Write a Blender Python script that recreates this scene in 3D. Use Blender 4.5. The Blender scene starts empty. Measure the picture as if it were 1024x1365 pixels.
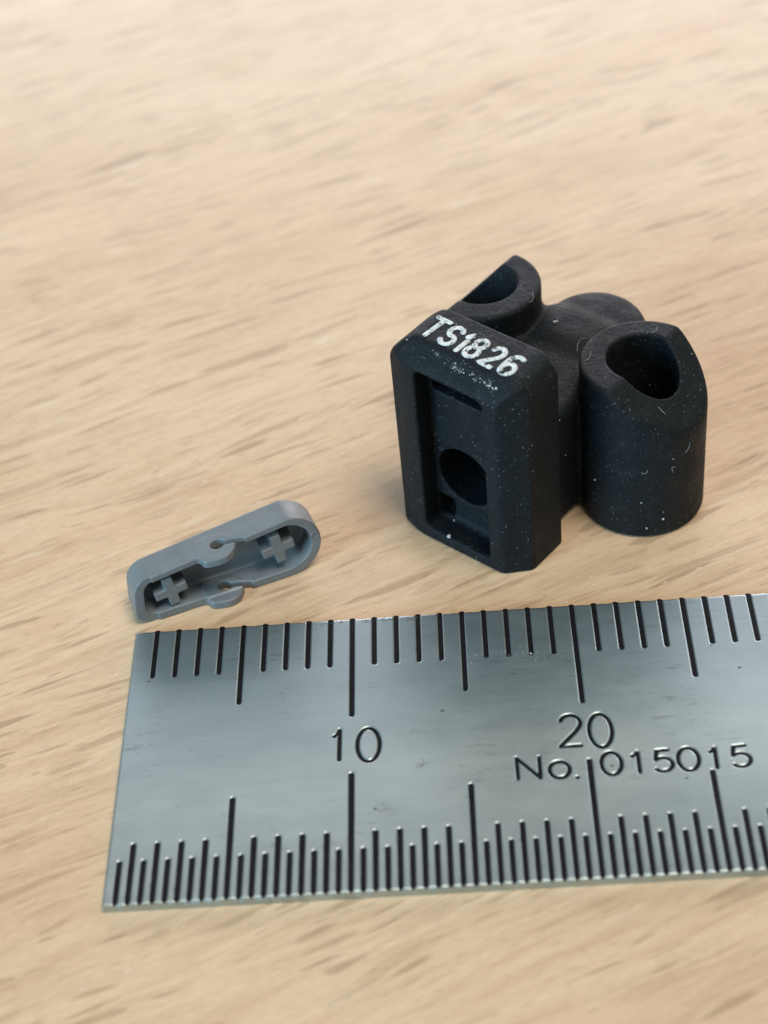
import bpy, math, random
import numpy as np
from mathutils import Vector, Matrix
from mathutils.bvhtree import BVHTree

MM = 0.001
random.seed(7)
rng = np.random.default_rng(7)
scene = bpy.context.scene
col = scene.collection

# ------------------------------------------------------------------ camera
# solved from the ruler's own graduations (mm, table top is z = 0)
CAM_MM = np.array([15.9025, -42.9619, 60.7093])
RCAM = np.array([[0.99660502, -0.00861571, -0.08187917],
                 [-0.06584878, -0.68037933, -0.72989582],
                 [-0.04942032, 0.73280948, -0.67863679]])
FPX = 2435.8
cam_d = bpy.data.cameras.new('camera')
cam = bpy.data.objects.new('camera', cam_d)
col.objects.link(cam)
cam_d.sensor_fit = 'VERTICAL'
cam_d.sensor_height = 36.0
cam_d.lens = FPX / 1365.0 * 36.0
cam_d.clip_start = 0.002
cam_d.clip_end = 20.0
mw = Matrix.Identity(4)
for i in range(3):
    mw[i][0] = RCAM[0][i]
    mw[i][1] = -RCAM[1][i]
    mw[i][2] = -RCAM[2][i]
    mw[i][3] = CAM_MM[i] * MM
cam.matrix_world = mw
cam_d.dof.use_dof = True
cam_d.dof.focus_distance = 0.083
cam_d.dof.aperture_fstop = 52.0
scene.camera = cam

# ------------------------------------------------------------------ light
world = bpy.data.worlds.new('World')
scene.world = world
world.use_nodes = True
bg = world.node_tree.nodes['Background']
bg.inputs[0].default_value = (0.84, 0.95, 1.0, 1)
bg.inputs[1].default_value = 0.23


def area(name, loc, target, sx, sy, power, color):
    ld = bpy.data.lights.new(name, 'AREA')
    ld.shape = 'RECTANGLE'
    ld.size, ld.size_y = sx, sy
    ld.energy = power
    ld.color = color
    o = bpy.data.objects.new(name, ld)
    col.objects.link(o)
    o.location = loc
    d = Vector(target) - Vector(loc)
    o.rotation_euler = d.to_track_quat('-Z', 'Y').to_euler()
    return o


# cool window to the front left, room light overhead, pale low window across the table
area('window_light', (-0.85, -0.65, 0.34), (0.01, 0.02, 0.0), 0.6, 0.45, 20.0, (0.46, 0.78, 1.0))
area('ceiling_light', (0.30, -0.22, 1.05), (0.01, 0.02, 0.0), 0.42, 0.42, 11.5, (1.0, 0.90, 0.78))
area('far_window_light', (0.25, 1.30, 0.40), (0.01, 0.02, 0.0), 1.7, 0.6, 20.0, (0.97, 0.93, 1.0))

scene.view_settings.view_transform = 'Standard'
scene.view_settings.look = 'None'
scene.view_settings.exposure = -0.26
scene.view_settings.gamma = 1.0
scene.view_settings.use_curve_mapping = False
scene.render.engine = 'CYCLES'
scene.cycles.max_bounces = 8


# ------------------------------------------------------------------ helpers
def new_mat(name):
    m = bpy.data.materials.new(name)
    m.use_nodes = True
    nt = m.node_tree
    b = nt.nodes['Principled BSDF']
    tc = nt.nodes.new('ShaderNodeTexCoord')
    sc = nt.nodes.new('ShaderNodeVectorMath')
    sc.operation = 'SCALE'
    sc.inputs['Scale'].default_value = 1000.0          # object space in millimetres
    nt.links.new(tc.outputs['Object'], sc.inputs[0])
    return m, nt, b, sc.outputs[0]


def mapping(nt, vec, scale=(1, 1, 1), rot=(0, 0, 0), loc=(0, 0, 0)):
    n = nt.nodes.new('ShaderNodeMapping')
    n.vector_type = 'POINT'
    n.inputs['Scale'].default_value = scale
    n.inputs['Rotation'].default_value = rot
    n.inputs['Location'].default_value = loc
    nt.links.new(vec, n.inputs['Vector'])
    return n.outputs[0]


def noise(nt, vec, scale, detail=3.0, rough=0.55, dist=0.0):
    n = nt.nodes.new('ShaderNodeTexNoise')
    n.inputs['Scale'].default_value = scale
    n.inputs['Detail'].default_value = detail
    n.inputs['Roughness'].default_value = rough
    n.inputs['Distortion'].default_value = dist
    nt.links.new(vec, n.inputs['Vector'])
    return n.outputs['Fac'] if 'Fac' in n.outputs else n.outputs[0]


def voronoi(nt, vec, scale, rnd=1.0):
    n = nt.nodes.new('ShaderNodeTexVoronoi')
    n.inputs['Scale'].default_value = scale
    n.inputs['Randomness'].default_value = rnd
    nt.links.new(vec, n.inputs['Vector'])
    return n


def ramp(nt, fac, stops, interp='LINEAR'):
    n = nt.nodes.new('ShaderNodeValToRGB')
    n.color_ramp.interpolation = interp
    els = n.color_ramp.elements
    while len(els) < len(stops):
        els.new(0.5)
    for e, (p, c) in zip(els, stops):
        e.position = p
        e.color = (c, c, c, 1) if isinstance(c, (int, float)) else (*c, 1)
    nt.links.new(fac, n.inputs[0])
    return n.outputs[0]


def mix(nt, fac, a, b, blend='MIX'):
    n = nt.nodes.new('ShaderNodeMix')
    n.data_type = 'RGBA'
    n.blend_type = blend
    for v, s in ((fac, n.inputs[0]), (a, n.inputs[6]), (b, n.inputs[7])):
        if isinstance(v, (int, float)):
            s.default_value = v
        elif isinstance(v, tuple):
            s.default_value = (*v, 1)
        else:
            nt.links.new(v, s)
    return n.outputs[2]


def math_n(nt, op, a, b=None):
    n = nt.nodes.new('ShaderNodeMath')
    n.operation = op
    for v, s in ((a, n.inputs[0]), (b, n.inputs[1])):
        if v is None:
            continue
        if isinstance(v, (int, float)):
            s.default_value = v
        else:
            nt.links.new(v, s)
    return n.outputs[0]


def bump(nt, b, height, dist_mm, strength=1.0):
    n = nt.nodes.new('ShaderNodeBump')
    n.inputs['Strength'].default_value = strength
    n.inputs['Distance'].default_value = dist_mm * MM
    nt.links.new(height, n.inputs['Height'])
    nt.links.new(n.outputs[0], b.inputs['Normal'])


def mesh_obj(name, verts_mm, faces, mat, parent=None, normals=None, smooth=True):
    me = bpy.data.meshes.new(name)
    v = np.asarray(verts_mm, dtype=np.float64) * MM
    me.from_pydata(v.tolist(), [], faces if isinstance(faces, list) else faces.tolist())
    me.materials.append(mat)
    if smooth:
        me.polygons.foreach_set('use_smooth', [True] * len(me.polygons))
    me.update()
    if normals is not None:
        me.normals_split_custom_set_from_vertices(np.asarray(normals).tolist())
    o = bpy.data.objects.new(name, me)
    col.objects.link(o)
    if parent is not None:
        o.parent = parent
    return o


def thing(name, label, cat, loc_mm, rotz=0.0, group=None):
    o = bpy.data.objects.new(name, None)
    o.empty_display_size = 0.002
    col.objects.link(o)
    o.location = tuple(c * MM for c in loc_mm)
    o.rotation_euler = (0, 0, rotz)
    o['label'] = label
    o['category'] = cat
    if group:
        o['group'] = group
    return o


# smooth signed-distance building blocks --------------------------------
def smin(a, b, k):
    h = np.clip(0.5 + 0.5 * (b - a) / k, 0, 1)
    return b * (1 - h) + a * h - k * h * (1 - h)


def smax(a, b, k):
    return -smin(-a, -b, k)


def box2(x, y, hx, hy, r):
    qx = np.abs(x) - hx + r
    qy = np.abs(y) - hy + r
    return np.sqrt(np.maximum(qx, 0) ** 2 + np.maximum(qy, 0) ** 2) + np.minimum(np.maximum(qx, qy), 0) - r


def box3(x, y, z, lo, hi, r=0.05):
    qx = np.abs(x - (lo[0] + hi[0]) / 2) - (hi[0] - lo[0]) / 2 + r
    qy = np.abs(y - (lo[1] + hi[1]) / 2) - (hi[1] - lo[1]) / 2 + r
    qz = np.abs(z - (lo[2] + hi[2]) / 2) - (hi[2] - lo[2]) / 2 + r
    return (np.sqrt(np.maximum(qx, 0) ** 2 + np.maximum(qy, 0) ** 2 + np.maximum(qz, 0) ** 2)
            + np.minimum(np.maximum(np.maximum(qx, qy), qz), 0) - r)


def surface_nets(sdf, lo, hi, h):
    lo = np.array(lo, float)
    n = [int(math.ceil((hi[i] - lo[i]) / h)) + 1 for i in range(3)]
    ax = [(lo[i] + h * np.arange(n[i])).astype(np.float32) for i in range(3)]
    X, Y, Z = np.meshgrid(*ax, indexing='ij', sparse=True)
    F = np.asarray(sdf(X, Y, Z), dtype=np.float32)
    F = np.broadcast_to(F, n).copy()
    F[F == 0] = 1e-6
    S = F < 0
    nx, ny, nz = n
    cnt = np.zeros((nx - 1, ny - 1, nz - 1), np.int8)
    for a in (0, 1):
        for b in (0, 1):
            for c in (0, 1):
                cnt += S[a:nx - 1 + a, b:ny - 1 + b, c:nz - 1 + c]
    act = (cnt > 0) & (cnt < 8)
    I, J, K = np.nonzero(act)
    idx = -np.ones(act.shape, np.int64)
    idx[I, J, K] = np.arange(len(I))
    acc = np.zeros((len(I), 3))
    num = np.zeros(len(I))
    cs = [(a, b, c) for a in (0, 1) for b in (0, 1) for c in (0, 1)]
    for p in cs:
        for q in cs:
            d = [q[i] - p[i] for i in range(3)]
            if sum(d) != 1 or min(d) < 0:
                continue
            f0 = F[I + p[0], J + p[1], K + p[2]]
            f1 = F[I + q[0], J + q[1], K + q[2]]
            m = (f0 < 0) != (f1 < 0)
            t = np.where(m, f0 / np.where(m, f0 - f1, 1), 0)
            for i in range(3):
                acc[:, i] += np.where(m, p[i] + t * d[i], 0)
            num += m
    V = np.c_[I, J, K] + acc / num[:, None]
    V = V * h + lo
    quads = []
    for axis in range(3):
        o1, o2 = [(1, 2), (2, 0), (0, 1)][axis]
        sl0 = [slice(1, -1)] * 3
        sl1 = [slice(1, -1)] * 3
        sl0[axis] = slice(0, -1)
        sl1[axis] = slice(1, None)
        a, b = S[tuple(sl0)], S[tuple(sl1)]
        for flip, m in ((False, a & ~b), (True, ~a & b)):
            P = np.array(np.nonzero(m)).T
            for i in range(3):
                if i != axis:
                    P[:, i] += 1

            def cell(d1, d2):
                Q = P.copy()
                Q[:, o1] -= d1
                Q[:, o2] -= d2
                return idx[Q[:, 0], Q[:, 1], Q[:, 2]]
            q = np.c_[cell(1, 1), cell(0, 1), cell(0, 0), cell(1, 0)]
            quads.append(q[:, ::-1] if flip else q)
    Qd = np.concatenate(quads)
    Qd = Qd[(Qd >= 0).all(1)]

    def grad(V):
        e = h * 0.5
        g = np.zeros_like(V)
        for i in range(3):
            A = V.copy()
            B = V.copy()
            A[:, i] += e
            B[:, i] -= e
            g[:, i] = (sdf(A[:, 0], A[:, 1], A[:, 2]) - sdf(B[:, 0], B[:, 1], B[:, 2])) / (2 * e)
        return g
    for _ in range(2):
        g = grad(V)
        l2 = np.maximum((g ** 2).sum(1), 0.2)
        step = (sdf(V[:, 0], V[:, 1], V[:, 2]) / l2)[:, None] * g
        V = V - np.clip(step, -h * 0.4, h * 0.4)
    g = grad(V)
    N = g / np.maximum(np.linalg.norm(g, axis=1), 1e-9)[:, None]
    return V, Qd, N


def submesh(V, Q, N, mask):
    q = Q[mask]
    u, inv = np.unique(q.ravel(), return_inverse=True)
    return V[u], inv.reshape(q.shape), N[u]


def ribbon(poly, width, height, base=0.0, caps=8):
    """domed bead along a 2-D stroke, rounded at both ends -> verts, faces"""
    P = np.array(poly, float)
    closed = np.allclose(P[0], P[-1]) and len(P) > 3
    n = len(P)
    T = np.zeros_like(P)
    if closed:
        Q = P[:-1]
        T[:-1] = np.roll(Q, -1, 0) - np.roll(Q, 1, 0)
        T[-1] = T[0]
    else:
        T[1:-1] = P[2:] - P[:-2]
        T[0] = P[1] - P[0]
        T[-1] = P[-1] - P[-2]
    T /= np.linalg.norm(T, axis=1)[:, None]
    L = np.c_[-T[:, 1], T[:, 0]]
    prof = [(-0.5, 0.0), (-0.4, 0.8), (0, 1.0), (0.4, 0.8), (0.5, 0.0)]
    rings = [[(p[0] + l[0] * a * width, p[1] + l[1] * a * width, base + height * b) for a, b in prof]
             for p, l in zip(P, L)]
    if not closed:
        def cap(p, t, l, sgn):
            out = []
            for k in range(1, 4):
                ang = math.pi / 2 * k / 3.2
                s, c = math.sin(ang), math.cos(ang)
                out.append([(p[0] + sgn * t[0] * s * width * 0.5 + l[0] * a * width * c,
                             p[1] + sgn * t[1] * s * width * 0.5 + l[1] * a * width * c,
                             base + height * b * c) for a, b in prof])
            return out
        rings = cap(P[0], T[0], L[0], -1)[::-1] + rings + cap(P[-1], T[-1], L[-1], 1)
    V = [v for r in rings for v in r]
    F = []
    m = len(prof)
    for i in range(len(rings) - 1):
        for j in range(m - 1):
            F.append((i * m + j, (i + 1) * m + j, (i + 1) * m + j + 1, i * m + j + 1))
    return V, F


def merge(parts):
    V, F = [], []
    for v, f in parts:
        o = len(V)
        V += list(v)
        F += [tuple(i + o for i in q) for q in f]
    return V, F


def arc(cx, cy, rx, ry, a0, a1, n=20):
    return [(cx + rx * math.cos(math.radians(a0 + (a1 - a0) * i / n)),
             cy + ry * math.sin(math.radians(a0 + (a1 - a0) * i / n))) for i in range(n + 1)]


def pixel_ray(u, v):
    """direction seen by photo pixel (u, v), in mm world axes"""
    d = RCAM.T @ np.array([(u - 512) / FPX, (v - 682.5) / FPX, 1.0])
    return d / np.linalg.norm(d)


# ------------------------------------------------------------------ materials
def mat_table():
    m, nt, b, v = new_mat('beech_laminate')
    ang = math.radians(-24)
    g = mapping(nt, v, rot=(0, 0, ang))
    warp = noise(nt, mapping(nt, g, scale=(0.03, 0.12, 1)), 1.0, 3)
    wv = nt.nodes.new('ShaderNodeCombineXYZ')
    nt.links.new(math_n(nt, 'MULTIPLY', math_n(nt, 'SUBTRACT', warp, 0.5), 5.0), wv.inputs[1])
    add = nt.nodes.new('ShaderNodeVectorMath')
    add.operation = 'ADD'
    nt.links.new(g, add.inputs[0])
    nt.links.new(wv.outputs[0], add.inputs[1])
    g2 = add.outputs[0]
    broad = noise(nt, mapping(nt, g2, scale=(0.02, 0.10, 1)), 1.0, 4)
    c = ramp(nt, broad, [(0.32, (0.545, 0.380, 0.232)), (0.52, (0.595, 0.434, 0.28)), (0.70, (0.625, 0.468, 0.31))])
    # mid-size figure: soft light and dark streaks
    st = noise(nt, mapping(nt, g2, scale=(0.13, 1.9, 1)), 1.0, 5, 0.62)
    c = mix(nt, 1.0, c, ramp(nt, st, [(0.30, (0.86, 0.81, 0.77)), (0.50, (1, 1, 1)), (0.72, (1.06, 1.07, 1.08))]), 'MULTIPLY')

    # long thin darker growth lines that fade in and out
    ln = noise(nt, mapping(nt, g2, scale=(0.055, 1.5, 1), loc=(7, 31, 0)), 1.0, 4, 0.62)
    lm = ramp(nt, ln, [(0.43, 0.0), (0.485, 1.0), (0.50, 1.0), (0.56, 0.0)])
    lf = ramp(nt, noise(nt, mapping(nt, g2, scale=(0.12, 0.5, 1), loc=(17, 3, 0)), 1.0, 3), [(0.45, 0.0), (0.65, 1.0)])
    c = mix(nt, math_n(nt, 'MULTIPLY', math_n(nt, 'MULTIPLY', lm, lf), 0.30), c, (0.36, 0.245, 0.145))

    # spindle-shaped ray flecks, three sizes
    def flecks(sx, sy, off, thr, soft, seed_noise):
        vec = mapping(nt, g2, scale=(sx, sy, 1), loc=off)
        nz = nt.nodes.new('ShaderNodeTexNoise')
        nz.inputs['Scale'].default_value = seed_noise
        nz.inputs['Detail'].default_value = 3
        nt.links.new(vec, nz.inputs['Vector'])
        o = nt.nodes.new('ShaderNodeVectorMath')
        o.operation = 'SCALE'
        o.inputs['Scale'].default_value = 0.35
        nt.links.new(nz.outputs['Color'], o.inputs[0])
        a = nt.nodes.new('ShaderNodeVectorMath')
        a.operation = 'ADD'
        nt.links.new(vec, a.inputs[0])
        nt.links.new(o.outputs[0], a.inputs[1])
        flat = mapping(nt, a.outputs[0], scale=(1, 1, 0))
        vo = voronoi(nt, flat, 1.0)
        sep = nt.nodes.new('ShaderNodeSeparateColor')
        nt.links.new(vo.outputs['Color'], sep.inputs[0])
        size = math_n(nt, 'MULTIPLY', sep.outputs[0], thr)
        d = math_n(nt, 'SUBTRACT', vo.outputs['Distance'], size)
        f = nt.nodes.new('ShaderNodeMapRange')
        f.interpolation_type = 'SMOOTHSTEP'
        f.inputs['From Min'].default_value = -soft
        f.inputs['From Max'].default_value = 0.02
        f.inputs['To Min'].default_value = 1
        f.inputs['To Max'].default_value = 0
        nt.links.new(d, f.inputs['Value'])
        return math_n(nt, 'MULTIPLY', f.outputs[0], sep.outputs[1])
    f1 = flecks(0.15, 1.7, (3.1, 7.7, 0), 0.50, 0.12, 2.4)
    f2 = flecks(0.33, 2.9, (11.3, 2.9, 0), 0.50, 0.14, 2.2)
    f3 = flecks(0.25, 1.6, (23.0, 19.0, 0), 0.42, 0.3, 1.2)
    c = mix(nt, math_n(nt, 'MULTIPLY', f3, 0.55), c, (0.66, 0.57, 0.41))
    c = mix(nt, math_n(nt, 'MULTIPLY', f2, 0.60), c, (0.30, 0.20, 0.115))
    c = mix(nt, math_n(nt, 'MULTIPLY', f1, 0.66), c, (0.30, 0.195, 0.11))
    fine = noise(nt, mapping(nt, g, scale=(1.5, 9, 1)), 1.0, 4, 0.7)
    c = mix(nt, 1.0, c, ramp(nt, fine, [(0.28, 0.86), (0.5, 1.0), (0.74, 1.10)]), 'MULTIPLY')
    f4 = flecks(0.9, 5.5, (41.0, 8.0, 0), 0.42, 0.2, 2.0)
    c = mix(nt, math_n(nt, 'MULTIPLY', f4, 0.45), c, (0.30, 0.20, 0.12))
    gl = voronoi(nt, mapping(nt, g, scale=(1.1, 2.2, 0)), 1.0)
    gs = nt.nodes.new('ShaderNodeSeparateColor')
    nt.links.new(gl.outputs['Color'], gs.inputs[0])
    gm = math_n(nt, 'LESS_THAN', gl.outputs['Distance'], math_n(nt, 'MULTIPLY', math_n(nt, 'POWER', gs.outputs[0], 4.0), 0.14))
    c = mix(nt, math_n(nt, 'MULTIPLY', gm, 0.30), c, (0.82, 0.76, 0.64))  # tiny glints of the pores, painted into the wood colour as pale points
    nt.links.new(c, b.inputs['Base Color'])
    r = ramp(nt, noise(nt, v, 0.3, 4), [(0.3, 0.32), (0.7, 0.42)])
    nt.links.new(r, b.inputs['Roughness'])
    b.inputs['IOR'].default_value = 1.5
    hgt = math_n(nt, 'ADD', math_n(nt, 'MULTIPLY', f1, -1.0), math_n(nt, 'MULTIPLY', noise(nt, v, 1.2, 3), 1.2))
    bump(nt, b, hgt, 0.02, 0.6)
    return m


def mat_steel():
    m, nt, b, v = new_mat('satin_steel')
    cloud = noise(nt, v, 0.16, 4, 0.55, 0.4)
    brush = noise(nt, mapping(nt, v, scale=(0.35, 14, 1)), 1.0, 3, 0.65)
    c = ramp(nt, cloud, [(0.3, (0.40, 0.480, 0.49)), (0.6, (0.435, 0.515, 0.525)), (0.8, (0.47, 0.545, 0.555))])
    c = mix(nt, 1.0, c, ramp(nt, brush, [(0.3, 0.95), (0.7, 1.04)]), 'MULTIPLY')
    # short dark scuffs along the rolling direction and round pits
    sc = noise(nt, mapping(nt, v, scale=(0.9, 3.2, 1), loc=(5, 3, 0)), 1.0, 5, 0.7)
    area_m = noise(nt, mapping(nt, v, loc=(9, 4, 0)), 0.35, 2)
    scm = math_n(nt, 'MULTIPLY', ramp(nt, sc, [(0.57, 0.0), (0.67, 1.0)]), ramp(nt, area_m, [(0.42, 0.0), (0.6, 1.0)]))
    c = mix(nt, math_n(nt, 'MULTIPLY', scm, 0.5), c, (0.20, 0.22, 0.22))
    pit = voronoi(nt, mapping(nt, v, scale=(1.0, 1.3, 0)), 1.0)
    sep = nt.nodes.new('ShaderNodeSeparateColor')
    nt.links.new(pit.outputs['Color'], sep.inputs[0])
    pr_ = math_n(nt, 'MULTIPLY', math_n(nt, 'POWER', sep.outputs[0], 2.5), 0.10)
    pm = math_n(nt, 'LESS_THAN', pit.outputs['Distance'], pr_)
    c = mix(nt, math_n(nt, 'MULTIPLY', pm, 0.7), c, (0.07, 0.075, 0.075))
    nt.links.new(c, b.inputs['Base Color'])
    b.inputs['Metallic'].default_value = 1.0
    rr = ramp(nt, noise(nt, mapping(nt, v, scale=(0.5, 1.2, 1)), 0.9, 4), [(0.3, 0.44), (0.7, 0.49)])
    nt.links.new(rr, b.inputs['Roughness'])
    b.inputs['Anisotropic'].default_value = 0.4
    h = math_n(nt, 'ADD', math_n(nt, 'MULTIPLY', brush, 0.25), math_n(nt, 'MULTIPLY', noise(nt, v, 3.0, 4), 0.5))
    h = math_n(nt, 'SUBTRACT', h, math_n(nt, 'MULTIPLY', pm, 2.0))
    bump(nt, b, h, 0.004, 0.6)
    return m


def mat_inlay():
    m, nt, b, v = new_mat('black_engraving_fill')
    n = noise(nt, v, 5.0, 4, 0.65)
    c = ramp(nt, n, [(0.35, (0.003, 0.0025, 0.004)), (0.66, (0.008, 0.007, 0.010)), (0.78, (0.05, 0.055, 0.06))])
    nt.links.new(c, b.inputs['Base Color'])
    b.inputs['Roughness'].default_value = 0.7
    b.inputs['Specular IOR Level'].default_value = 0.15
    bump(nt, b, n, 0.02, 0.6)
    return m


def mat_black():
    m, nt, b, v = new_mat('black_moulded_nylon')
    c = ramp(nt, noise(nt, v, 0.5, 4), [(0.3, (0.0052, 0.0078, 0.0100)), (0.7, (0.0080, 0.0112, 0.0140))])
    # pale powder caught in the grain
    sp = voronoi(nt, v, 7.5)
    sep = nt.nodes.new('ShaderNodeSeparateColor')
    nt.links.new(sp.outputs['Color'], sep.inputs[0])
    rad = math_n(nt, 'MULTIPLY', math_n(nt, 'POWER', sep.outputs[0], 4.0), 0.36)
    dm = math_n(nt, 'LESS_THAN', sp.outputs['Distance'], rad)
    dm = math_n(nt, 'MULTIPLY', dm, ramp(nt, noise(nt, mapping(nt, v, loc=(4, 1, 2)), 0.45, 3), [(0.38, 0.08), (0.62, 1.0)]))
    c = mix(nt, math_n(nt, 'MULTIPLY', dm, 0.22), c, (0.45, 0.50, 0.50))
    film = noise(nt, mapping(nt, v, loc=(8, 0, 3)), 1.1, 6, 0.7)
    c = mix(nt, ramp(nt, film, [(0.55, 0.0), (0.85, 0.06)]), c, (0.30, 0.33, 0.33))
    nt.links.new(c, b.inputs['Base Color'])
    nt.links.new(ramp(nt, noise(nt, v, 1.0, 3), [(0.3, 0.50), (0.7, 0.66)]), b.inputs['Roughness'])
    b.inputs['IOR'].default_value = 1.45
    b.inputs['Specular IOR Level'].default_value = 0.20
    gr = noise(nt, v, 7.0, 3, 0.6)
    gr2 = noise(nt, v, 1.6, 3, 0.6)
    bump(nt, b, math_n(nt, 'ADD', gr, math_n(nt, 'MULTIPLY', gr2, 1.2)), 0.05, 0.8)
    return m


def mat_grey():
    m, nt, b, v = new_mat('grey_moulded_plastic')
    c = ramp(nt, noise(nt, v, 0.8, 4), [(0.3, (0.130, 0.150, 0.162)), (0.7, (0.160, 0.181, 0.193))])
    s = noise(nt, v, 6.0, 5, 0.7)
    c = mix(nt, ramp(nt, s, [(0.64, 0.0), (0.74, 0.25)]), c, (0.36, 0.40, 0.42))
    nt.links.new(c, b.inputs['Base Color'])
    nt.links.new(ramp(nt, noise(nt, v, 1.5, 3), [(0.3, 0.36), (0.7, 0.48)]), b.inputs['Roughness'])
    b.inputs['Subsurface Weight'].default_value = 0.0
    bump(nt, b, noise(nt, v, 3.0, 4), 0.02, 0.6)
    return m


def mat_white_print():
    m, nt, b, v = new_mat('worn_white_print')
    n = noise(nt, v, 4.5, 5, 0.7)
    c = ramp(nt, n, [(0.3, (0.40, 0.45, 0.46)), (0.6, (0.68, 0.73, 0.74))])
    nt.links.new(c, b.inputs['Base Color'])
    b.inputs['Roughness'].default_value = 0.7
    chip = noise(nt, mapping(nt, v, loc=(2, 5, 1)), 3.2, 6, 0.75)
    nt.links.new(ramp(nt, chip, [(0.40, 0.0), (0.48, 1.0)]), b.inputs['Alpha'])
    bump(nt, b, n, 0.03, 0.7)
    return m


def mat_dust(name, color):
    m, nt, b, v = new_mat(name)
    n = noise(nt, v, 6.0, 2)
    nt.links.new(mix(nt, n, tuple(x * 0.8 for x in color), color), b.inputs['Base Color'])
    b.inputs['Roughness'].default_value = 0.9
    return m


M_TABLE, M_STEEL, M_INLAY = mat_table(), mat_steel(), mat_inlay()
M_BLACK, M_GREY, M_PRINT = mat_black(), mat_grey(), mat_white_print()
M_SCUFF = mat_dust('dark_scuff', (0.09, 0.10, 0.10))
M_DUST = mat_dust('pale_dust', (0.62, 0.64, 0.62))

# ------------------------------------------------------------------ table top
hx, hy0, hy1, th = 600, -250, 550, 25
V = [(-hx, hy0, -th), (hx, hy0, -th), (hx, hy1, -th), (-hx, hy1, -th),
     (-hx, hy0, 0), (hx, hy0, 0), (hx, hy1, 0), (-hx, hy1, 0)]
F = [(3, 2, 1, 0), (4, 5, 6, 7), (0, 1, 5, 4), (1, 2, 6, 5), (2, 3, 7, 6), (3, 0, 4, 7)]
table = mesh_obj('table_top', V, F, M_TABLE, smooth=False)
table['kind'] = 'structure'

# ------------------------------------------------------------------ steel ruler
RW, RT, RLEN = 15.0, 0.5, 158.0
XFINE = 32.0
ruler = thing('steel_ruler', 'satin steel ruler engraved with black millimetre graduations, lying flat on the beech table',
              'ruler', (0, 0, 0))
ticks = []       # (x, y0, y1, width)
for k in range(1, 151):
    y = 9.25 if k % 10 == 0 else (10.35 if k % 5 == 0 else 12.22)
    ticks.append((k, y, 14.93, 0.22))
for k in range(1, 301):
    x = k * 0.5
    y = 5.95 if k % 20 == 0 else (5.0 if k % 10 == 0 else (2.90 if k % 2 == 0 else 2.04))
    ticks.append((x, 0.14, y, 0.235))
GW = 0.165
glyphs = {
    'numeral': [
        [[(9.24, 8.08), (9.40, 8.22), (9.49, 8.46), (9.47, 6.78)], arc(10.73, 7.53, 0.48, 0.92, 90, 450, 36)],
        [arc(19.37, 8.05, 0.43, 0.45, 160, -25, 16) + [(19.55, 7.55), (18.86, 6.80), (19.73, 6.79)],
         arc(20.62, 7.55, 0.48, 0.92, 90, 450, 36)],
    ],
    'serial_number': [
        [[(16.98, 5.20), (16.97, 6.32), (17.91, 5.18), (17.92, 6.30)],
         arc(18.73, 5.56, 0.42, 0.43, 90, 450, 28),
         [(19.41, 5.10), (19.44, 5.10)],
         arc(20.90, 5.73, 0.42, 0.60, 90, 450, 32),
         [(21.79, 6.06), (21.94, 6.12), (22.04, 6.27), (22.03, 5.18)],
         [(23.29, 6.28), (22.82, 6.26), (22.74, 5.76)] + arc(23.03, 5.52, 0.40, 0.36, 128, -140, 16),
         arc(24.10, 5.72, 0.43, 0.60, 90, 450, 32),
         [(25.02, 6.03), (25.15, 6.10), (25.24, 6.24), (25.22, 5.17)],
         [(26.49, 6.27), (26.02, 6.25), (25.95, 5.76)] + arc(26.25, 5.52, 0.40, 0.36, 128, -140, 16)]],
}


def dense(poly, step=0.12):
    out = [poly[0]]
    for a, b in zip(poly[:-1], poly[1:]):
        n = max(1, int(math.hypot(b[0] - a[0], b[1] - a[1]) / step))
        out += [(a[0] + (b[0] - a[0]) * i / n, a[1] + (b[1] - a[1]) * i / n) for i in range(1, n + 1)]
    return out


# engraved top face: a height field with grooves where the marks are cut
xs = np.concatenate([[0.0, 0.03], np.arange(0.08, XFINE, 0.037), np.arange(XFINE, RLEN, 4.0), [RLEN - 0.03, RLEN]])
ys = np.concatenate([[0.0, 0.03], np.arange(0.075, RW - 0.07, 0.04), [RW - 0.03, RW]])
GX, GY = np.meshgrid(xs, ys, indexing='ij')
D = np.full(GX.shape, 9.0)


def groove(seg, w):
    (x0, y0), (x1, y1) = seg
    lo_i = np.searchsorted(xs, min(x0, x1) - 0.5)
    hi_i = np.searchsorted(xs, max(x0, x1) + 0.5)
    lo_j = np.searchsorted(ys, min(y0, y1) - 0.5)
    hi_j = np.searchsorted(ys, max(y0, y1) + 0.5)
    sx, sy = GX[lo_i:hi_i, lo_j:hi_j], GY[lo_i:hi_i, lo_j:hi_j]
    dx, dy = x1 - x0, y1 - y0
    t = np.clip(((sx - x0) * dx + (sy - y0) * dy) / (dx * dx + dy * dy + 1e-12), 0, 1)
    d = np.hypot(sx - x0 - t * dx, sy - y0 - t * dy) - w / 2
    D[lo_i:hi_i, lo_j:hi_j] = np.minimum(D[lo_i:hi_i, lo_j:hi_j], d)


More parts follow.
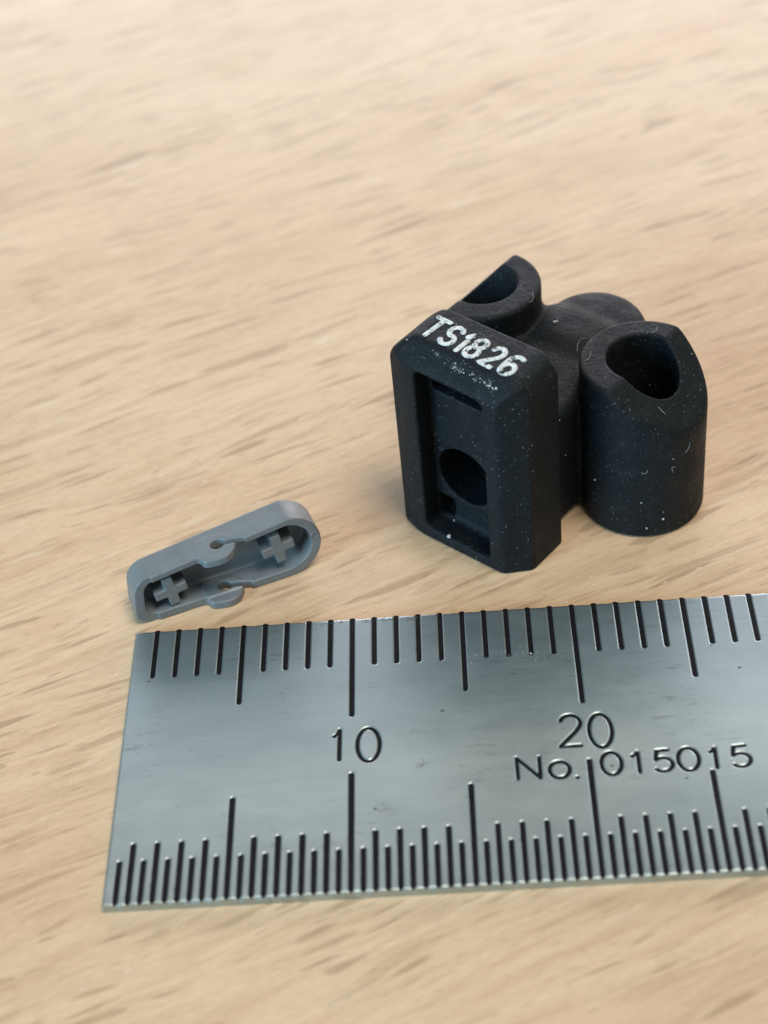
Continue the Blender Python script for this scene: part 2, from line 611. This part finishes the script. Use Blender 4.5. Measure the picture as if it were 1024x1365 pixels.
for x, y0, y1, w in ticks:
    if x < XFINE - 0.6:
        groove(((x, y0), (x, y1 + (0.3 if y1 > 14 else 0))), w)
for gl in glyphs.values():
    for g in gl:
        for st in g:
            for a, b in zip(st[:-1], st[1:]):
                groove((a, b), GW)
Zt = np.full(GX.shape, RT)
s = np.clip(0.5 - D / 0.06, 0, 1)
Zt -= 0.055 * s * s * (3 - 2 * s)
lip = np.exp(-((D - 0.06) / 0.04) ** 2) * 0.0008
Zt += np.where(D < 1, lip, 0)
edge = np.minimum(np.minimum(GX, RLEN - GX), np.minimum(GY, RW - GY))
Zt -= 0.03 * np.clip(1 - edge / 0.06, 0, 1) ** 2
nick = np.interp(xs, np.arange(0, RLEN + 1, 0.21), rng.normal(0, 1, len(np.arange(0, RLEN + 1, 0.21))))
Zt -= (0.012 * np.abs(nick))[:, None] * np.clip(1 - edge / 0.09, 0, 1)
# the blade is very slightly sprung: the lower edge lifts off the table to the right
bend = 0.10 * np.clip(GX / 25.0, 0, 1.6) * (1 - GY / RW) * np.clip((GX - 6) / 10, 0, 1)
nxg, nyg = GX.shape
top = np.c_[GX.ravel(), GY.ravel(), Zt.ravel()]
bot = np.c_[GX.ravel(), GY.ravel(), np.zeros(GX.size)]
ii, jj = np.meshgrid(np.arange(nxg - 1), np.arange(nyg - 1), indexing='ij')
a = (ii * nyg + jj).ravel()
quads = np.c_[a, a + nyg, a + nyg + 1, a + 1].tolist()
# skirt and underside from boundary vertices only
bi = [i * nyg for i in range(nxg)] + [(nxg - 1) * nyg + j for j in range(1, nyg)] + \
     [i * nyg + nyg - 1 for i in range(nxg - 2, -1, -1)] + [j for j in range(nyg - 2, 0, -1)]
nb = len(bi)
off = len(top)
skirt = bot[bi].copy()
skirt[:, 2] = 0.002
V = np.concatenate([top, skirt])
for k in range(nb):
    k2 = (k + 1) % nb
    quads.append((bi[k], off + k, off + k2, bi[k2]))
quads.append(tuple(off + k for k in range(nb - 1, -1, -1)))
blade = mesh_obj('blade', V, quads, M_STEEL, ruler, smooth=True)
blade.data.set_sharp_from_angle(angle=math.radians(50))
# dark fill of each graduation; marks beyond the frame are joined
far_parts = []
for x, y0, y1, w in ticks:
    jit = rng.normal(0, 0.006)
    v, f = ribbon([(x + jit, y0), (x + jit, (y0 + y1) / 2), (x + jit, y1)], w + 0.10, 0.014,
                  RT - 0.040 if x < XFINE - 0.6 else RT - 0.004)
    if x < XFINE - 0.6:
        mesh_obj('graduation_mark', v, f, M_INLAY, ruler)
    else:
        far_parts.append((v, f))
v, f = merge(far_parts)
o = mesh_obj('graduation_marks', v, f, M_INLAY, ruler)
o['kind'] = 'stuff'
for name, gl in glyphs.items():
    for gi, g in enumerate(gl):
        v, f = merge([ribbon(dense(st) if len(st) < 8 else st, GW + 0.08, 0.014, RT - 0.040) for st in g])
        o = mesh_obj(name, v, f, M_INLAY, ruler)
        o['label'] = ('engraved figure 10', 'engraved figure 20')[gi] if name == 'numeral' else 'engraved serial number No.015015'

# ------------------------------------------------------------------ black moulded part
# local frame: x right along the front face, y towards the back, z up
ORG = np.array([12.673, 21.376, 0.0])
UX, UY = 0.76840292, -0.63996637
yaw = math.atan2(UY, UX)
Uv, Nv = np.array([UX, UY, 0]), np.array([-UY, UX, 0])
BASE = ORG + 3.2 * Uv
part = thing('tube_bracket', 'matte black moulded bracket with two open tubes and worn white TS1826 print', 'bracket',
             BASE, yaw)
TL, TR, TRAD = (-5.0, 8.75), (4.80, 8.15), 2.95
HTOP = 11.30


def s_block(x, y, z):
    ax = np.abs(x)
    k = 0.17
    r2 = math.sqrt(0.5)
    d = smax(np.maximum(x - 3.53, -x - 3.82), smax(-y, y - 3.35, 0.15), k)
    d = smax(d, (x - y - 2.50) * r2, k)
    d = smax(d, -0.347 * (x + 2.55) - 0.937 * y, 0.22)
    top = z - (HTOP - 0.03 * x)
    d = smax(d, top, k)
    d = smax(d, (z - y - 10.35 + 0.03 * x) * r2, k)
    d = smax(d, (z + ax - 14.15) * r2, 0.35)
    d = smax(d, -z, 0.15)
    return d


def s_recess(x, y, z):
    z = z + 0.04 * x
    rec = box3(x, y, z, (-2.05, -1.0, 0.62), (1.72, 1.30, 10.12), 0.38)      # frame opening
    slot = box3(x, y, z, (-1.95, 0.4, 8.45), (1.62, 2.9, 9.95), 0.12)       # deep slot above the panel
    low = box3(x, y, z, (-2.0, 0.4, 0.75), (-1.25, 2.0, 2.3), 0.12)         # gap beside the lower step
    rec = np.minimum(rec, np.minimum(slot, low))
    panel = box3(x, y, z, (-1.98, 1.08, 2.05), (1.67, 3.0, 8.45), 0.10)     # raised panel
    rec = smax(rec, -panel, 0.08)
    hole = np.sqrt((x + 0.35) ** 2 + (z - 3.85) ** 2) - 1.55
    hole = np.maximum(hole, np.maximum(0.3 - y, y - 5.5))
    return rec, hole


def s_tube(x, y, z, c, sgn):
    d = np.sqrt((x - c[0]) ** 2 + (y - c[1]) ** 2) - TRAD
    flat = z - 8.5
    sl = 0.88 if sgn > 0 else 1.2
    slope = (z - 8.5 + sl * sgn * (x - c[0])) / math.sqrt(1 + sl ** 2)
    d = smax(d, smax(flat, slope, 0.12), 0.26)
    return smax(d, -z, 0.25)


def s_bore(x, y, z, c, sgn):
    return np.sqrt((x - c[0] + 0.12 * sgn) ** 2 + (y - c[1] - 0.08) ** 2) - 1.66


def s_rear(x, y, z):
    d = np.sqrt(x ** 2 + (y - 11.2) ** 2) - 2.55
    d = smax(d, z - 7.15 + 0.05 * ((x + 0.3) ** 2 + 0.6 * (y - 10.5) ** 2), 0.9)
    return smax(d, -z, 0.25)


def s_web(x, y, z):
    d = np.maximum(np.abs(x) - 2.75, np.maximum(2.0 - y, y - 10.5))
    d = smax(d, z - 7.0 + 0.03 * x * x, 0.5)
    return smax(d, 0.35 - z, 0.2)


def s_body(x, y, z):
    core = smin(s_rear(x, y, z), s_web(x, y, z), 1.0)
    tubes = np.minimum(s_tube(x, y, z, TL, -1), s_tube(x, y, z, TR, 1))
    d = smin(core, tubes, 0.35)
    d = smin(d, s_block(x, y, z), 0.22)
    rec, hole = s_recess(x, y, z)
    d = smax(d, -rec, 0.16)
    d = smax(d, -hole, 0.12)
    bore = np.minimum(s_bore(x, y, z, TL, -1), s_bore(x, y, z, TR, 1))
    d = smax(d, -bore, 0.16)
    return d


Vb, Qb, Nb = surface_nets(s_body, (-8.4, -0.35, -0.2), (8.1, 14.2, 11.7), 0.08)
Vb[:, 2] = np.maximum(Vb[:, 2], 0.0)
fc = Vb[Qb].mean(1)
x, y, z = fc[:, 0], fc[:, 1], fc[:, 2]
prim = np.c_[s_block(x, y, z), s_tube(x, y, z, TL, -1), s_tube(x, y, z, TR, 1),
             np.where(y > 9.6, s_rear(x, y, z), 9), s_web(x, y, z)]
lab = np.abs(prim).argmin(1)
inb1 = s_bore(x, y, z, TL, -1) < 0.12
inb2 = s_bore(x, y, z, TR, 1) < 0.12
lab[inb1] = 1
lab[inb2] = 2
in_block = (y < 3.3) & (np.abs(x) < 2.4) & (z > 0.5)
lab[in_block] = 0
panel_m = in_block & (y > 1.02) & (y < 1.2) & (np.abs(x) < 1.95) & (z > 2.0) & (z < 8.5)
lab[panel_m] = 5
blk = None
for k, nm in ((0, 'front_block'), (1, 'tube'), (2, 'tube'), (3, 'rear_boss'), (4, 'bridge'), (5, 'recess_panel')):
    v, q, n = submesh(Vb, Qb, Nb, lab == k)
    o = mesh_obj(nm, v, q, M_BLACK, part if k != 5 else blk, n)
    if k == 0:
        blk = o

# worn white print on the top face
ST, SH = 0.255, 1.32


def G_(ch):
    a = arc
    return {
        'T': [[(0.0, 1), (0.78, 1)], [(0.40, 1), (0.36, 0)]],
        'S': [a(0.38, 0.74, 0.33, 0.26, 25, 265, 14) + a(0.38, 0.25, 0.34, 0.25, 85, -155, 14)],
        '1': [[(0.02, 0.78), (0.20, 1.0), (0.20, 0)]],
        '8': [a(0.36, 0.75, 0.29, 0.24, 0, 360, 20), a(0.36, 0.25, 0.33, 0.26, 0, 360, 20)],
        '2': [a(0.36, 0.72, 0.33, 0.28, 165, -35, 12) + [(0.02, 0.0), (0.74, 0.0)]],
        '6': [a(0.40, 0.66, 0.38, 0.34, 60, 190, 12) + [(0.02, 0.35)], a(0.37, 0.28, 0.33, 0.28, 0, 360, 20)],
    }[ch]


adv = [0.0, 0.90, 1.78, 2.22, 3.12, 4.03]
strokes = []
rotp = math.radians(-2.5)
for ch, ax_ in zip('TS1826', adv):
    for st in G_(ch):
        pts = [(ax_ * 1.08 + px * 0.88 - 2.50, 1.14 + py * SH) for px, py in dense(st, 0.1)]
        pts = [(px * math.cos(rotp) - (py - 1.4) * math.sin(rotp), 1.4 + px * math.sin(rotp) + (py - 1.4) * math.cos(rotp))
               for px, py in pts]
        strokes.append(ribbon(pts, ST, 0.035, 0.0))
v, f = merge(strokes)
v = np.array(v)
v[:, 2] += HTOP - 0.03 * v[:, 0] - 0.002
o = mesh_obj('printed_code', v, f, M_PRINT, part)
o['label'] = 'worn white printed code TS1826'

# dust, lint and print residue lying on the part (found by looking from the photo's own pixels)
bvh = BVHTree.FromPolygons([Vector(p) for p in Vb.tolist()], Qb.tolist())
W2L = np.array([Uv, Nv, [0, 0, 1.0]])


def hit(u, v):
    o = Vector(W2L @ (CAM_MM - BASE))
    d = Vector(W2L @ pixel_ray(u, v))
    loc, nor, _, _ = bvh.ray_cast(o, d)
    if loc is None:
        return None, None
    if nor.dot(d) > 0:
        nor = -nor
    return np.array(loc), np.array(nor)


def fleck(p, n, r, rs):
    t = np.cross(n, rs.normal(size=3))
    t /= np.linalg.norm(t)
    b = np.cross(n, t)
    k = 6
    el = rs.uniform(0.5, 1.0)
    ring = []
    for i in range(k):
        a = 2 * math.pi * i / k
        rr = r * rs.uniform(0.6, 1.2)
        ring.append(p + t * math.cos(a) * rr + b * math.sin(a) * rr * el - n * 0.01)
    V = ring + [p + n * r * 0.5]
    return V, [(i, (i + 1) % k, k) for i in range(k)]


def fibre(pts, r):
    V, F = [], []
    P = np.array(pts)
    for i, p in enumerate(P):
        t = P[min(i + 1, len(P) - 1)] - P[max(i - 1, 0)]
        t /= np.linalg.norm(t) + 1e-9
        s1 = np.cross(t, [0.3, 0.2, 0.9])
        s1 /= np.linalg.norm(s1)
        s2 = np.cross(t, s1)
        for k in range(4):
            a = k * math.pi / 2
            V.append(p + s1 * math.cos(a) * r + s2 * math.sin(a) * r)
    for i in range(len(P) - 1):
        for k in range(4):
            F.append((i * 4 + k, i * 4 + (k + 1) % 4, (i + 1) * 4 + (k + 1) % 4, (i + 1) * 4 + k))
    return V, F


rs = np.random.default_rng(11)
parts = []
cc = lambda a, b: (a * 0.4492 + 500, b * 0.4492 + 320)
for (a, b, r) in ((533, 242, 0.13), (855, 828, 0.10), (806, 856, 0.08), (652, 711, 0.08), (220, 880, 0.15),
                  (235, 832, 0.09), (548, 535, 0.06), (470, 685, 0.05), (815, 430, 0.05), (790, 780, 0.06),
                  (95, 295, 0.06), (540, 240, 0.08), (465, 610, 0.05), (885, 650, 0.05)):
    p, n = hit(*cc(a, b))
    if p is not None:
        parts.append(fleck(p, n, r, rs))
for _ in range(230):                                   # fine powder
    p, n = hit(rs.uniform(520, 942), rs.uniform(335, 770))
    if p is not None:
        parts.append(fleck(p, n, abs(rs.normal(0, 0.014)) + 0.010, rs))
for _ in range(300):                                   # print residue rubbed onto the front bevel
    t = rs.uniform(0, 1)
    dens = 0.12 + 0.9 * math.exp(-((t - 0.42) / 0.06) ** 2) + 0.9 * math.exp(-((t - 0.86) / 0.13) ** 2)
    if rs.uniform() > dens:
        continue
    a = 150 + t * 210 + rs.normal(0, 9)
    b = 330 + t * 112 + rs.normal(0, 9)
    p, n = hit(*cc(a, b))
    if p is not None:
        parts.append(fleck(p, n, abs(rs.normal(0, 0.022)) + 0.010, rs))
v, f = merge(parts)
o = mesh_obj('dust', v, f, M_DUST, part)
o['kind'] = 'stuff'
lint = []
for (a, b, da, db, bend_) in ((455, 185, 12, -30, 7), (600, 330, 26, -40, -8), (230, 365, 20, 30, 9), (920, 630, 14, -30, 3),
                              (885, 690, 6, -16, -7), (640, 330, -22, 30, 6), (820, 275, 18, -18, 4), (840, 495, 20, 22, 8),
                              (270, 455, 30, 40, -10), (790, 690, 18, -8, 6)):
    pts = []
    for k in range(7):
        t = k / 6
        p, n = hit(*cc(a + da * t + bend_ * math.sin(math.pi * t), b + db * t + bend_ * math.sin(math.pi * t)))
        if p is not None:
            pts.append(p + n * 0.012)
    if len(pts) > 3 and max(np.linalg.norm(np.diff(np.array(pts), axis=0), axis=1)) < 0.6:
        lint.append(fibre(pts, 0.006))
v, f = merge(lint)
o = mesh_obj('lint', v, f, M_DUST, part)
o['kind'] = 'stuff'

# small marks on the ruler: dust by the 17 mm mark, dark scuffs on the upper edge, a scratch star, an edge burr
zdir = np.array([0.0, 0.0, 1.0])
parts = []
for _ in range(26):
    px, py = rs.normal(17.6, 0.9), rs.normal(12.0, 0.32)
    parts.append(fleck(np.array([px, py, RT]), zdir, abs(rs.normal(0, 0.022)) + 0.010, rs))
for _ in range(30):
    parts.append(fleck(np.array([rs.uniform(0.3, 29), rs.uniform(6, 14.8), RT]), zdir, abs(rs.normal(0, 0.012)) + 0.008, rs))
v, f = merge(parts)
o = mesh_obj('dust', v, f, M_DUST, ruler)
o['kind'] = 'stuff'
parts = []
for _ in range(34):
    px, py = rs.choice([9.4, 10.6, 11.5, 12.5, 8.6]) + rs.normal(0, 0.16), 14.88 - abs(rs.normal(0, 0.12))
    ln_, an = rs.uniform(0.05, 0.28), rs.normal(0.05, 0.25)
    parts.append(ribbon([(px, py), (px + ln_ * 0.5, py + ln_ * 0.5 * an), (px + ln_, py + ln_ * an)], rs.uniform(0.015, 0.04), 0.003, RT - 0.001))
for _ in range(16):
    an, ln_ = rs.uniform(0, 6.28), rs.uniform(0.08, 0.34)
    x0, y0 = 12.98 + rs.normal(0, 0.07), 6.25 + rs.normal(0, 0.06)
    parts.append(ribbon([(x0, y0), (x0 + ln_ * math.cos(an) * 0.5, y0 + ln_ * math.sin(an) * 0.4),
                         (x0 + ln_ * math.cos(an), y0 + ln_ * math.sin(an) * 0.8)], 0.018, 0.002, RT - 0.001))
v, f = merge(parts)
o = mesh_obj('scuff', v, f, M_SCUFF, ruler)
o['kind'] = 'stuff'
v, f = fibre([np.array([6.72, -0.01, 0.46]), np.array([6.72, -0.05, 0.25]), np.array([6.73, -0.06, 0.03])], 0.03)
mesh_obj('edge_burr', v, f, M_STEEL, ruler)

# ------------------------------------------------------------------ grey clip
# local frame: x along the clip, y towards its closed back, z up; it stands on one long side wall
gyaw = math.radians(21.16)
clip = thing('snap_clip', 'small grey plastic tray-shaped clip with two cross posts and curved snap hooks, beside the ruler',
             'clip', (0.924, 16.155, 0.0), gyaw)
CX0, CX1, CD = -0.92, 8.28, 1.50


def ztop(x):
    return 2.82 + 0.118 * x


def s_outline(x, z, inset_side, inset_lo, inset_hi):
    """tapered outline in the x-z plane: squarish left end, round right end"""
    lo_ = inset_lo - z
    hi_ = (z - ztop(x) + inset_hi) * 0.993
    le = CX0 + inset_side - x + 0.10 * (z - 1.4)
    d = smax(lo_, hi_, 0.05)
    d = smax(d, le, 0.9 - inset_side * 0.6)
    zc = (inset_lo + ztop(7.0) - inset_hi) / 2
    rr = (ztop(7.0) - inset_hi - inset_lo) / 2
    cxr = CX1 - inset_side - rr
    rnd = np.sqrt(np.maximum(x - cxr, 0) ** 2 + (z - zc) ** 2) - rr
    d = np.where(x > cxr, np.maximum(d - 0.0, rnd), d)
    return d


def s_cut(x, y):
    """round notch of the snap and its mouth, in plan"""
    notch = np.sqrt((x - 3.42) ** 2 + ((y - 0.34) * 1.1) ** 2) - 0.33
    ax, ay, bx, by = 3.42, 0.36, 4.55, 0.02
    t = np.clip(((x - ax) * (bx - ax) + (y - ay) * (by - ay)) / ((bx - ax) ** 2 + (by - ay) ** 2), 0, 1)
    mouth = np.sqrt((x - ax - t * (bx - ax)) ** 2 + (y - ay - t * (by - ay)) ** 2) - 0.13
    return smin(notch, mouth, 0.10)


def s_hook(x, y, z, up):
    zt = ztop(x)
    z0, z1 = (zt - 0.44, zt) if up else (0.0, 0.44)
    body = box2(x - 2.92, y - 0.22, 0.46, 0.72, 0.30)
    tip = np.sqrt(((x - 3.42) * 0.98) ** 2 + (y - 0.10) ** 2) - 0.74
    d = smin(body, tip, 0.3)
    return smax(d, np.maximum(z0 - z, z - z1), 0.09)


def s_tray(x, y, z):
    outer = smax(s_outline(x, z, 0.0, 0.0, 0.0), np.maximum(-y, y - CD), 0.10)
    # the left cap is set back a little behind the side walls
    outer = smax(outer, np.minimum(0.10 - y, 0.04 - x), 0.06)
    inner = smax(s_outline(x, z, 0.48, 0.48, 0.38), y - (CD - 0.30), 0.22)
    return smax(outer, -inner, 0.08)


def s_shell(x, y, z):
    hooks = np.minimum(s_hook(x, y, z, True), s_hook(x, y, z, False))
    d = smin(s_tray(x, y, z), hooks, 0.22)
    d = smax(d, np.maximum(-z, z - ztop(x)), 0.06)
    cutz = np.minimum(np.abs(z - 0.2) - 0.5, np.abs(z - ztop(x)) - 0.55)
    return smax(d, -np.maximum(s_cut(x, y), cutz), 0.07)


def s_cross(x, y, z, cx, cz):
    a = math.radians(7)
    px = (x - cx) * math.cos(a) + (z - cz) * math.sin(a)
    pz = -(x - cx) * math.sin(a) + (z - cz) * math.cos(a)
    d = smin(box2(px, pz, 0.80, 0.25, 0.05), box2(px, pz, 0.25, 0.86, 0.05), 0.14)
    return smax(d, np.maximum(0.12 - y, y - (CD - 0.2)), 0.07)


def s_mark(x, y, z):
    rr = np.sqrt((x - 7.98) ** 2 + (z - 2.1) ** 2)
    return smax(np.abs(rr - 0.19) - 0.035, np.maximum(-0.03 - y, y - 0.1), 0.02)


hG = 0.045
shell = None
for nm, fn, lo_, hi_ in (
        ('shell', s_shell, (-1.3, -1.1, -0.15), (8.6, 1.75, 4.15)),
        ('cross_post', lambda x, y, z: s_cross(x, y, z, 0.86, 1.42), (-0.2, 0.1, 0.2), (1.9, 1.6, 2.7)),
        ('cross_post', lambda x, y, z: s_cross(x, y, z, 6.20, 1.85), (5.1, 0.1, 0.6), (7.3, 1.6, 3.1)),
        ('moulded_ring', s_mark, (7.5, -0.15, 1.6), (8.5, 0.3, 2.6))):
    v, q, n = surface_nets(fn, lo_, hi_, hG if nm != 'moulded_ring' else 0.03)
    v[:, 2] = np.maximum(v[:, 2], 0.0)
    if nm == 'shell':
        c3 = v[q].mean(1)
        hk = (c3[:, 0] > 2.1) & (c3[:, 0] < 4.12) & (c3[:, 1] < -0.01)
        for m_, nm_ in ((~hk, 'shell'), (hk & (c3[:, 2] > 1.5), 'snap_hook'), (hk & (c3[:, 2] <= 1.5), 'snap_hook')):
            vv, qq, nn = submesh(v, q, n, m_)
            o = mesh_obj(nm_, vv, qq, M_GREY, clip, nn)
            shell = o if nm_ == 'shell' else shell
    else:
        mesh_obj(nm, v, q, M_GREY, clip if nm != 'moulded_ring' else shell, n)
